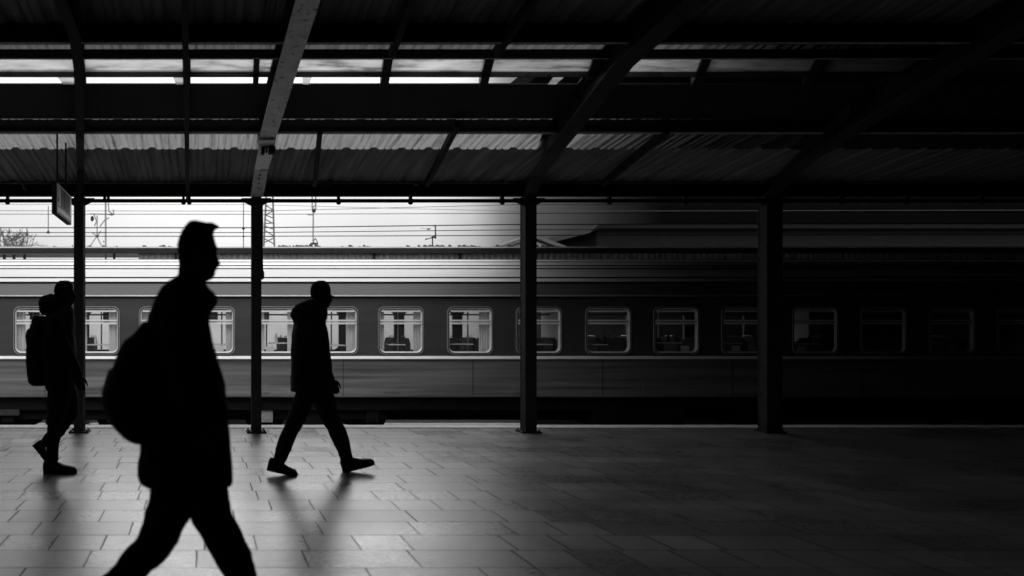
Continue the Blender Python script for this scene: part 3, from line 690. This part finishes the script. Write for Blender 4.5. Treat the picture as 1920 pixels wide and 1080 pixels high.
mb = MB(); q = P(589, 457, 30); mb.box((q.x-.16, 29.9, q.z-.03), (q.x+.16, 30.1, q.z+.03)); mb.tube([P(591, 447, 30), P(594, 451, 30), P(595, 456, 30)], .02, 5); mb.tube([P(591, 447, 30), P(588, 452, 30)], .02, 5); mb.tube([P(581, 458, 30), P(580, 464, 30)], .03, 5); mb.build('lamp_base', M_dark, o)
o = mast('pole with cross arms, an insulator hook and guy wires right of the left column', 28, [((198, 350), (198.5, 640))],
     [((168, 401), (209, 402)), ((178, 436), (198, 436)), ((182, 404), (182, 442)), ((182, 442), (168, 463)), ((182, 444), (190, 460)), ((198, 410), (187, 425)), ((198, 412), (205, 408)), ((203, 380), (204, 396)), ((204, 396), (213, 403)), ((213, 403), (213, 393)), ((172, 436), (183, 443)), ((189, 433), (183, 443)), ((176, 402), (181, 415)), ((181, 415), (177, 424))], r=.036, name='catenary_pole', m=M_masta)
mb = MB(); mb.ball(P(208.5, 402.5, 28), (.09, .05, .035), 6); mb.ball(P(182.5, 443, 28), (.05, .05, .06), 6); mb.ball(P(173, 410, 28), (.07, .05, .12), 6); mb.ball(P(194.5, 453, 28), .03, 6); mb.build('insulator', M_dark, o)
o = mast('stubby signal post with side arms above the shed roof in the right sky', 30, [((811, 446), (811, 640)), ((816.5, 423), (816.5, 446))],
     [((798, 448.5), (816, 445)), ((809, 446), (818, 440)), ((812, 424), (819, 423))], r=.028, name='signal_post', m=M_dark)
mb = MB()
for px, py, s_ in ((811, 445, 1), (816, 442, 1), (816.5, 446, .9), (799, 448.5, .8), (817, 423, .7), (813, 443, .8)): mb.ball(P(px, py, 30), (.05*s_, .05, .05*s_), 5)
mb.build('signal_lamp', M_black, o)
o = thing('lamp_fitting', 'small dark lamp fitting hung on a wire left of the signal post', 'lamp', P(804, 430, 26))
mb = MB(); mb.hexa([P(800, 431.5, 26), P(806, 430.5, 26), P(806, 430.5, 26.2), P(800, 431.5, 26.2), P(802, 429, 26), P(808, 427.5, 26), P(808, 427.5, 26.2), P(802, 429, 26.2)]); mb.build('lamp_head', M_black, o)
mb = MB(); mb.tube([P(788, 428.5, 26.1), P(806, 428.5, 26.1)], .008, 5); mb.build('lamp_wire', M_wire, o)
# bare bushes at left
def bush(lab, px, py, spread, hgt, seed, Y=29):
    r = random.Random(seed); o = thing('bare_bush', lab, 'bush', P(px, py, Y), 'bare bushes over the shed roof')
    mb = MB(); s_ = Y/F
    def br(p, ang, ln, rad, dep):
        if dep == 0: return
        q = p+Vector((math.sin(ang)*ln, r.uniform(-.3, .3)*ln, math.cos(ang)*ln))
        mid = (p+q)/2+Vector((r.uniform(-.06, .06), 0, r.uniform(-.03, .03)))*ln*2
        mb.tube([p, mid, q], [rad, rad*.8, rad*.55], 5)
        for k in range(r.choice((2, 3))): br(q, ang+r.uniform(-.7, .7), ln*r.uniform(.55, .8), rad*.6, dep-1)
    for k in range(9):
        a = -1.15+2.3*k/8+r.uniform(-.1, .1)
        br(P(px, py, Y)+Vector((r.uniform(-.1, .1), 0, 0)), a, hgt*s_*r.uniform(.36, .52), .034, 5)
    mb.build('branches', M_bark, o)
    mb = MB(); q = P(px, py, Y); mb.tube([(q.x, Y, -1.5), (q.x+.05, Y, (q.z-1.5)/2), q], [.12, .09, .06], 8); mb.build('trunk', M_bark, o)
bush('bare spiky bush at the far left edge, over the shed roof', 8, 468, 30, 32, 4)
bush('bare spiky bush with a long leaning branch, second from the left edge', 46, 472, 26, 34, 9)
bush('small bare bush squeezed between the two larger ones', 26, 470, 20, 24, 21)

# ------------------------------------------------------------------ unseen slabs and walls added to block light
shade_set = thing('shade_roof', 'unseen slabs added over the tracks to shade the right end', 'roof', (16, 15, 5))
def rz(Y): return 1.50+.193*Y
mb = MB()                                     # added shading slab above the tracks, left edge skewed along the sightline
A_, B_ = (3.8, 9.75), (11.6, 27.0)
mb.hexa([(A_[0], A_[1], rz(A_[1])), (45, A_[1], rz(A_[1])), (45, B_[1], rz(B_[1])), (B_[0], B_[1], rz(B_[1])),
         (A_[0], A_[1], rz(A_[1])+.2), (45, A_[1], rz(A_[1])+.2), (45, B_[1], rz(B_[1])+.2), (B_[0], B_[1], rz(B_[1])+.2)])
mb.build('shade_slab', M_wall, shade_set)
mb = MB(); mb.box((4.1, 9.70, rz(9.75)-.02), (45, 9.74, 4.40)); mb.build('shade_panel', M_wall, shade_set)  # added panel, closes the gap between the shading slabs
mb = MB(); mb.box((4.1, -7, 4.42), (45, 9.9, 4.6)); mb.build('shade_upper', M_wall, shade_set)  # added slab, shades the right part of the canopy
left_block = thing('left_blocker', 'tall unseen block added far left to cut low sky light', 'building', (-27, 0, -1.5))
mb = MB(); mb.box((-30, -20, -1.5), (-26, 60, 11)); mb.build('wall', M_wall, left_block)  # light blocker outside the view
rear = thing('rear_blocker', 'unseen dark walls added behind the platform to block sky light', 'building', (0, -7, 0))
mb = MB(); mb.box((-12, -7.4, 0), (46, -7, 5)); mb.box((-12, -7, 0), (-11.6, 2, 5)); mb.build('wall', M_wall, rear)  # added walls keeping rear sky light off the platform
mb = MB(); mb.box((45.6, -7, 0), (46, 27.0, 6.5)); mb.build('end_blocker', M_wall, rear)  # added to stop light coming in at the right end

# ------------------------------------------------------------------ people
def solid(mb, name, m, parent, voxel=.007, smooth=4, folds=0):
    """fuse overlapping closed shapes into ONE continuous surface"""
    o = mb.build(name, m, parent)
    r = o.modifiers.new('fuse', 'REMESH'); r.mode = 'VOXEL'; r.voxel_size = voxel; r.use_smooth_shade = True
    if folds:
        for sc_, st_ in ((.22, folds), (.07, folds*.5)):
            tx = bpy.data.textures.new('folds', 'CLOUDS'); tx.noise_scale = sc_; tx.noise_depth = 1
            dm = o.modifiers.new('folds', 'DISPLACE'); dm.texture = tx; dm.strength = st_; dm.mid_level = .5; dm.texture_coords = 'GLOBAL'
    s_ = o.modifiers.new('smooth', 'SMOOTH'); s_.iterations = smooth; s_.factor = .5
    dg = bpy.context.evaluated_depsgraph_get(); me = bpy.data.meshes.new_from_object(o.evaluated_get(dg))
    o.modifiers.clear(); o.data = me
    if not me.materials: me.materials.append(m)
    for p in me.polygons: p.use_smooth = True
    return o
def slices(mb, rows, Y, yo=0., n=28, shrink=0., ex=.85, nose=None, jit=0.):
    """horizontal cross sections: (py, left px, right px, half depth); nose: {py: (px out, angular width)}"""
    rs = []; r = random.Random(len(rows))
    for k, (py, xl, xr, dh) in enumerate(rows):
        a, b = P(xl, py, Y), P(xr, py, Y); c = (a.x+b.x)/2; w = max((b.x-a.x)/2-shrink, .004); dh = max(dh-shrink, .004); ring = []
        for i in range(n):
            t = 2*math.pi*i/n; ct, st = math.cos(t), math.sin(t)
            x = c+w*math.copysign(abs(ct)**ex, ct); y = Y+yo+dh*math.copysign(abs(st)**ex, st)
            if nose and py in nose and ct > 0:
                dx, aw = nose[py]; x += dx/F*Y*math.exp(-(st/aw)**2)
            if jit: x += r.uniform(-jit, jit); y += r.uniform(-jit, jit)
            ring.append((x, y, a.z))
        rs.append(ring)
    mb.rings(rs)
def limb(mb, pts, Y, yo=0., n=18, k=1., flat=1.):
    """pts (px, py, half width px[, depth offset]) swept with rings square to the path"""
    C_ = []
    for p in pts:
        d = p[3] if len(p) > 3 else 0
        q = P(p[0], p[1], Y); q.y += yo+d; C_.append((q, p[2]/F*Y*k))
    rs = []
    for i, (q, w) in enumerate(C_):
        t = (C_[min(i+1, len(C_)-1)][0]-C_[max(i-1, 0)][0]); t.y = 0; t.normalize()
        a = Vector((t.z, 0, -t.x))
        rs.append([q+a*(w*math.cos(2*math.pi*j/n))+Vector((0, w*flat*math.sin(2*math.pi*j/n), 0)) for j in range(n)])
    mb.rings(rs)
    mb.ball(C_[0][0], C_[0][1]*.96, 8); mb.ball(C_[-1][0], C_[-1][1]*.96, 8)
def hand(mb, w, d, side, scale=1.):
    """w wrist point, d direction of the hand, side +1 body lies towards +Y; palm faces the body, thumb in front"""
    d = Vector(d).normalized(); nrm = Vector((0, side, 0)); fw = nrm.cross(d)*1.0
    if fw.x < 0: fw = -fw
    s_ = scale
    rs = []
    for t, hw, th in ((-.01, .026, .020), (.02, .034, .017), (.06, .042, .016), (.09, .040, .013)):
        c = w+d*t*s_
        rs.append([c+fw*(hw*s_*math.cos(2*math.pi*k/14))+nrm*(th*s_*math.sin(2*math.pi*k/14)) for k in range(14)])
    mb.rings(rs)
    for off, ln, bend in ((.031, .070, .5), (.010, .080, .62), (-.011, .075, .72), (-.031, .058, .85)):
        b = w+d*.082*s_+fw*off*s_; pts = [b]; a = .25*bend
        for seg, rr in ((.45, 1), (.30, 1), (.25, 1)):
            dirn = d*math.cos(a)+nrm*math.sin(a); pts.append(pts[-1]+dirn*ln*seg*s_); a += bend*.75
        mb.tube(pts, [.0095*s_, .0092*s_, .0085*s_, .0072*s_], 8); mb.ball(pts[-1], .0075*s_, 5)
    b = w+d*.03*s_+fw*.028*s_
    pts = [b, b+(fw*.75+d*.6+nrm*.25)*.030*s_, b+(fw*.55+d*1.0+nrm*.45)*.052*s_, b+(fw*.4+d*1.3+nrm*.6)*.068*s_]
    mb.tube(pts, [.014*s_, .012*s_, .010*s_, .008*s_], 8); mb.ball(pts[-1], .0085*s_, 5)
def shoe(mb, heel, toe, Y, yo, h=18., px_per=1.):
    """sole line heel -> toe in px; heel counter and tapering toe box"""
    hx, hy = heel; tx, ty = toe; ln = math.hypot(tx-hx, ty-hy); ux, uy = (tx-hx)/ln, (ty-hy)/ln; nx, ny = uy, -ux
    if ny > 0: nx, ny = -nx, -ny
    rs = []
    for t, hh, w in ((0, .30, .026), (.04, .40, .034), (.22, .42, .036), (.42, .34, .040), (.62, .24, .047), (.80, .20, .046), (.93, .16, .034), (1.0, .09, .016)):
        ring = []
        for k in range(16):
            a = 2*math.pi*k/16; c_, s_ = math.cos(a), math.sin(a)
            up = (s_*.5+.5)*hh*ln
            if t > .05: up += 0
            px, py = hx+ux*ln*t+nx*up, hy+uy*ln*t+ny*up
            q = P(px, py, Y); q.y += yo+w*math.copysign(abs(c_)**.7, c_); ring.append(q)
        rs.append(ring)
    mb.rings(rs)
def sole(mb, heel, toe, Y, yo):
    hx, hy = heel; tx, ty = toe; ln = math.hypot(tx-hx, ty-hy); ux, uy = (tx-hx)/ln, (ty-hy)/ln; nx, ny = uy, -ux
    if ny > 0: nx, ny = -nx, -ny
    V = []
    for side in (0, 1):
        ring = []
        for t, w in ((0.0, .024), (.1, .034), (.3, .034), (.5, .034), (.7, .048), (.88, .044), (1.0, .018)):
            ring.append((t, w))
        pts = [(t, w) for t, w in ring]+[(t, -w) for t, w in ring[::-1]]
        out = []
        for t, w in pts:
            th = (.075 if t < .25 else .045)*ln
            o_ = 0 if side else -th
            q = P(hx+ux*ln*t+nx*o_*-.0-nx*(th if not side else 0)*-.0+nx*(.02*ln if side else -.035*ln), hy+uy*ln*t+ny*(.02*ln if side else -.035*ln), Y); q.y += yo+w*1.06; out.append(q)
        V.append(out)
    mb.rings(V)
def person(label, Y, base, cfg, vx):
    p = thing('person', label, 'person', P(base[0], base[1], Y))
    fx = lambda v: v
    mb = MB()
    slices(mb, cfg['head'], Y, nose=cfg.get('nose'), ex=.95)
    slices(mb, cfg['neck'], Y, ex=1)
    slices(mb, cfg['torso'], Y, shrink=.03)
    for s_ in (-1, 1):
        arm = cfg['arm_near'] if s_ < 0 else cfg['arm_far']
        limb(mb, arm, Y, s_*cfg['sh'], k=.72)
        w0 = P(arm[-1][0], arm[-1][1], Y); w0.y += s_*cfg['sh']+(arm[-1][3] if len(arm[-1]) > 3 else 0)
        w1 = P(arm[-2][0], arm[-2][1], Y); w1.y = w0.y
        hd = (w0-w1).normalized(); hd = (hd+Vector((0, 0, -.5))).normalized()
        hand(mb, w0, hd, -s_)
        limb(mb, cfg['leg_a'] if s_ < 0 else cfg['leg_b'], Y, s_*cfg['hip'], k=.75)
        pt = cfg['foot_a'] if s_ < 0 else cfg['foot_b']
        limb(mb, pt, Y, s_*cfg['hip'], k=.7)
    # ears
    ex_, ey_ = cfg['ear']; q = P(ex_, ey_, Y)
    for s_ in (-1, 1): mb.ball(q+Vector((0, s_*cfg['headw'], 0)), (.017, .010, .030), 6)
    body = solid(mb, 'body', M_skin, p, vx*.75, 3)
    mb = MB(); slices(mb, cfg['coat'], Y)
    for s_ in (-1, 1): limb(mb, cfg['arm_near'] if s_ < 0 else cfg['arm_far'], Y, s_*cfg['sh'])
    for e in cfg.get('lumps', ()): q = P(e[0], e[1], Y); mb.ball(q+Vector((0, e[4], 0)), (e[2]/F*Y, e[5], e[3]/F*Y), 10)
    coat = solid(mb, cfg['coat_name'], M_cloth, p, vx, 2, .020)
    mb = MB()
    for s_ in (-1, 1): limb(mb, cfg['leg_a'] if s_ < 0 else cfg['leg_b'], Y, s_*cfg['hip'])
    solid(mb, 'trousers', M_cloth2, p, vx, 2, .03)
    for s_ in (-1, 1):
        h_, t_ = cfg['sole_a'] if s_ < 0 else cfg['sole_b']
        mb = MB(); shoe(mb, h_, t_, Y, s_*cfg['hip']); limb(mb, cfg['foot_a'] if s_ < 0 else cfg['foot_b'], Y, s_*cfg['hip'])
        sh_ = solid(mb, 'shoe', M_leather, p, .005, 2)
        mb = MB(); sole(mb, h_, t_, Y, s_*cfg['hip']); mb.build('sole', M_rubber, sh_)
    if 'hair' in cfg:
        mb = MB(); slices(mb, cfg['hair'], Y, jit=.0015)
        if cfg['hair_name'] == 'hair':
            r_ = random.Random(11)
            for k in range(46):
                row = cfg['hair'][r_.randrange(1, len(cfg['hair'])-1)]; t = r_.random(); dp = row[3]*r_.uniform(-.8, .8)
                edge = math.sqrt(max(0, 1-(dp/row[3])**2)); cx_, hw_ = (row[1]+row[2])/2, (row[2]-row[1])/2
                px = cx_-hw_*edge*r_.choice((1, 1, .6, -.9 if row[0] < cfg['hair'][4][0] else 1)); q = P(px, row[0], Y); q.y += dp
                v = Vector((r_.uniform(-.010, .018), 0, r_.uniform(-.012, .012) if row[0] > cfg['hair'][3][0] else .003))
                mb.tube([q, q+v*.6, q+v+Vector((.006, 0, -.002))], [.007, .005, .0025], 5)
        solid(mb, cfg['hair_name'], M_hair if cfg['hair_name'] == 'hair' else M_cloth, p, .005, 1)
    return p
# --- big near walker
Yn = 1300/456.
near = dict(
 head=[(423,358,380,.03),(428,352,391,.046),(435,346,399,.060),(446,338.5,402,.070),(458,335.5,405,.075),(466,335,407.5,.075),(474,335,405,.074),(483,336,405,.072),(490,337,405,.070),(496,338,405,.068),(500,339,404.5,.066),(504,340,406.5,.064),(508,341,404,.062),(513,343,404,.058),(519,347,402,.052),(524,353,396,.046),(528,358,388,.04)],
 nose={474:(1,.5),483:(4,.30),490:(8,.30),496:(9.5,.32),500:(5,.4),466:(1,.7)},
 neck=[(500,336,378,.055),(520,333,382,.058),(540,326,388,.065),(560,318,392,.08)],
 torso=[(552,308,396,.12),(575,292,402,.19),(610,280,398,.20),(680,272,405,.18),(760,275,410,.17),(860,278,415,.18),(900,288,410,.17)],
 coat=[(514,336,368,.05),(522,326,380,.072),(530,316,388,.085),(540,305,395,.11),(549,299,404,.135),(558,294,409.5,.165),(568,290,408,.19),(580,286,400,.205),(592,283,394,.215),(610,277,394,.22),(640,272,400,.215),(680,268,412,.21),(720,266,423.5,.21),(760,264.5,427,.21),(800,264,429.5,.21),(850,262,433.5,.215),(880,261,435.5,.215),(892,261,436,.215),(899,263,436,.214),(902,266,434,.21)],
 arm_near=[(338,588,30),(338,640,30),(344,690,27),(358,735,24),(374,778,20)], arm_far=[(338,588,30),(345,640,29),(352,690,26),(366,735,23),(380,772,19)],
 sh=.20, hip=.085,
 leg_a=[(338,880,50),(322,940,44),(304,985,37),(283,1018,32),(223,1080,28),(170,1130,24),(152,1150,22)],
 leg_b=[(376,880,52),(390,945,46),(400,985,43),(421,1025,40),(446,1080,34),(468,1140,28),(482,1178,25)],
 foot_a=[(155,1148,19),(150,1162,18)], foot_b=[(484,1175,20),(486,1190,20)],
 sole_a=((126,1168),(192,1213)), sole_b=((466,1213),(580,1206)),
 ear=(362,478), headw=.076, coat_name='coat', hair_name='hair',
 hair=[(413.5,360,367,.015),(415.5,356,376,.030),(418,353,386,.042),(421,350.5,397,.050),(423.5,348.5,410,.054),(426,347.5,412,.057),(429,345.5,405,.062),(433,342,402,.067),(438,339,401,.073),(446,335.5,398,.079),(457,333,388,.081),(470,333,376,.082),(484,335,366,.080),(496,337,360,.074),(505,340,354,.055)])
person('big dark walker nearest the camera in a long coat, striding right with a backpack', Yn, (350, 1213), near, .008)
def backpack(label, Y, rows, yo, straps, name='backpack', pocket=None):
    b = thing(name, label, 'backpack', P(rows[-1][1], rows[-1][0], Y), 'backpacks on the walkers')
    mb = MB(); slices(mb, rows, Y, yo, ex=.7); o = solid(mb, 'pack_body', M_pack, b, .008, 5)
    if pocket: mb = MB(); slices(mb, pocket, Y, yo, ex=.7); solid(mb, 'front_pocket', M_pack, b, .007, 4)
    for s_ in (-1, 1):
        mb = MB(); pts = []
        for px, py, dy in straps:
            q = P(px, py, Y); q.y += s_*dy; pts.append(q)
        mb.tube(pts, .016, 8); mb.build('strap', M_pack, b, smooth=True)
    return b
backpack('full rounded backpack on the big near walker', Yn,
 [(603,268,300,.09),(612,262,305,.13),(625,253,308,.15),(638,234,310,.165),(660,223,312,.175),(690,212.5,312,.18),(718,200,312,.18),(735,194.5,310,.175),(752,193.5,308,.17),(776,204,304,.165),(802,219,302,.155),(818,236,298,.14),(826,252,290,.12)], 0,
 [(290,625,.12),(298,580,.15),(330,556,.165),(368,565,.18),(385,610,.20),(372,680,.215),(320,740,.20)],
 pocket=[(690,206,260,.11),(705,201,270,.125),(735,192,270,.13),(765,196,270,.13),(790,208,270,.12),(800,215,265,.10)])
# --- lone walker
Y2 = 6.306
lone = dict(
 head=[(529,592,610,.03),(534,587,614.5,.055),(541,584.5,617,.068),(550,584.5,618,.073),(555,585,619,.073),(560,586,618.5,.070),(564,587,618.5,.068),(568,588,618.5,.065),(572,589.5,618.5,.06),(577,592,616,.052),(581,596,610,.045)],
 nose={560:(3.5,.3),564:(5.5,.32),568:(1,.5)},
 neck=[(566,585,606,.055),(582,583,608,.06),(600,578,608,.085)],
 torso=[(595,565,606,.13),(608,557,608,.19),(640,552,612,.18),(680,552,614,.16),(733,555,614,.17)],
 coat=[(562,574,592,.06),(566,565,603,.10),(571,554,609,.13),(578,548.5,612,.15),(586,545.5,613.5,.165),(593,545,613,.175),(599,549,611,.185),(606,552,610,.20),(614,550.5,611.5,.21),(624,549,614,.215),(643,547.5,617,.215),(664,547,619.5,.21),(690,546,622.5,.21),(710,545,624,.21),(728,544,623,.21),(735,546,619,.20)],
 arm_near=[(582,614,14.5),(582,638,13.5),(585,660,12.5),(600,690,10.5),(612,708,9)], arm_far=[(584,614,14),(592,640,13.5),(601,664,12),(617,694,10),(624,712,8.5)],
 sh=.20, hip=.08,
 leg_a=[(577,722,22),(562,762,18.5),(549,795,15.5),(533,830,13.5),(522,860,12)],
 leg_b=[(600,722,23),(613,765,20),(629,800,16.5),(643,831,14.5),(654,864,12.5)],
 foot_a=[(521,858,9.5),(517,870,9)], foot_b=[(654,860,9.5),(656,876,9)],
 sole_a=((499,876),(555,888.5)), sole_b=((646,888),(706,871)),
 ear=(598,557), headw=.074, coat_name='hooded_coat', hair_name='knitted_cap',
 hair=[(526,597,607,.02),(527.5,592,611,.04),(530,588,614,.055),(534,584.5,617,.068),(541,582,619.5,.078),(548,582,620,.081),(553,582.5,620.5,.082),(556,583,627,.080),(558.5,584,628,.074)])
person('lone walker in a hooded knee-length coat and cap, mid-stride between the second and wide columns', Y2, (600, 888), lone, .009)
# --- walker at the left with backpack and scarf
Y1 = 6.40
left = dict(
 head=[(528.5,113,130,.03),(534,107,135,.055),(541,104.5,137.5,.068),(548,104.5,138.5,.073),(553,105,138,.072),(558,106,138.5,.069),(563,108,139,.066),(568,110,138,.06),(574,113,134,.052),(578,117,129,.045)],
 nose={548:(1,.6),553:(4,.3),558:(5,.32),563:(1,.5)},
 neck=[(564,104,126,.055),(580,103,130,.06),(596,98,132,.085)],
 torso=[(590,98,132,.12),(604,90,136,.18),(650,86,138,.17),(700,88,136,.16),(728,92,134,.16)],
 coat=[(572,98,134,.08),(578,94,137,.10),(586,91,138.5,.13),(594,87,138.5,.16),(604,82,139,.19),(620,79,139.5,.20),(650,79,141,.20),(680,80,141.5,.195),(705,83,142,.19),(722,86,142,.19),(731,89,140,.18)],
 lumps=[(88,569,15,17,0,.12),(100,572,17,17,0,.13),(84,579,11,13,.02,.10),(96,562,10,11,0,.10)],
 arm_near=[(110,606,15),(118,628,14),(128,650,12.5),(143,680,10.5),(152,701,9)], arm_far=[(112,606,14),(104,640,13),(98,665,12),(106,700,10),(112,716,9)],
 sh=.19, hip=.075,
 leg_a=[(116,722,23),(112,760,19.5),(106,800,15),(101,832,13),(100,860,12.5)],
 leg_b=[(119,724,21),(126,752,18.5),(128,782,14.5),(108,808,12.5),(84,829,10.5)],
 foot_a=[(99,858,10),(98,872,10)], foot_b=[(84,829,8.5),(76,836,8.5)],
 sole_a=((85,884),(147,882)), sole_b=((59,836),(86,868)),
 ear=(119,552), headw=.074, coat_name='jacket', hair_name='hair',
 hair=[(526,118,128,.02),(527.5,112,131,.04),(530,108,134,.055),(534,104.5,137,.066),(540,102,137.5,.076),(546,102,130,.079),(552,102.5,124,.079),(558,104,118,.074),(563,106,114,.06)])
person('walker at the far left with bulky hood, one heel kicked up, before the left column', Y1, (115, 884), left, .009)
backpack('squarish backpack with side pocket on the walker at the far left', Y1,
 [(592,66,86,.10),(598,62,90,.13),(608,60.5,92,.145),(615,59,92,.15),(618,53,92,.15),(630,50,92,.155),(648,52,92,.155),(675,51,92,.155),(700,53,92,.15),(716,55.5,92,.145),(722.5,62,90,.12)], 0,
 [(86,615,.10),(92,596,.14),(108,590,.15),(124,606,.17),(126,640,.19),(112,680,.20),(88,700,.17)])
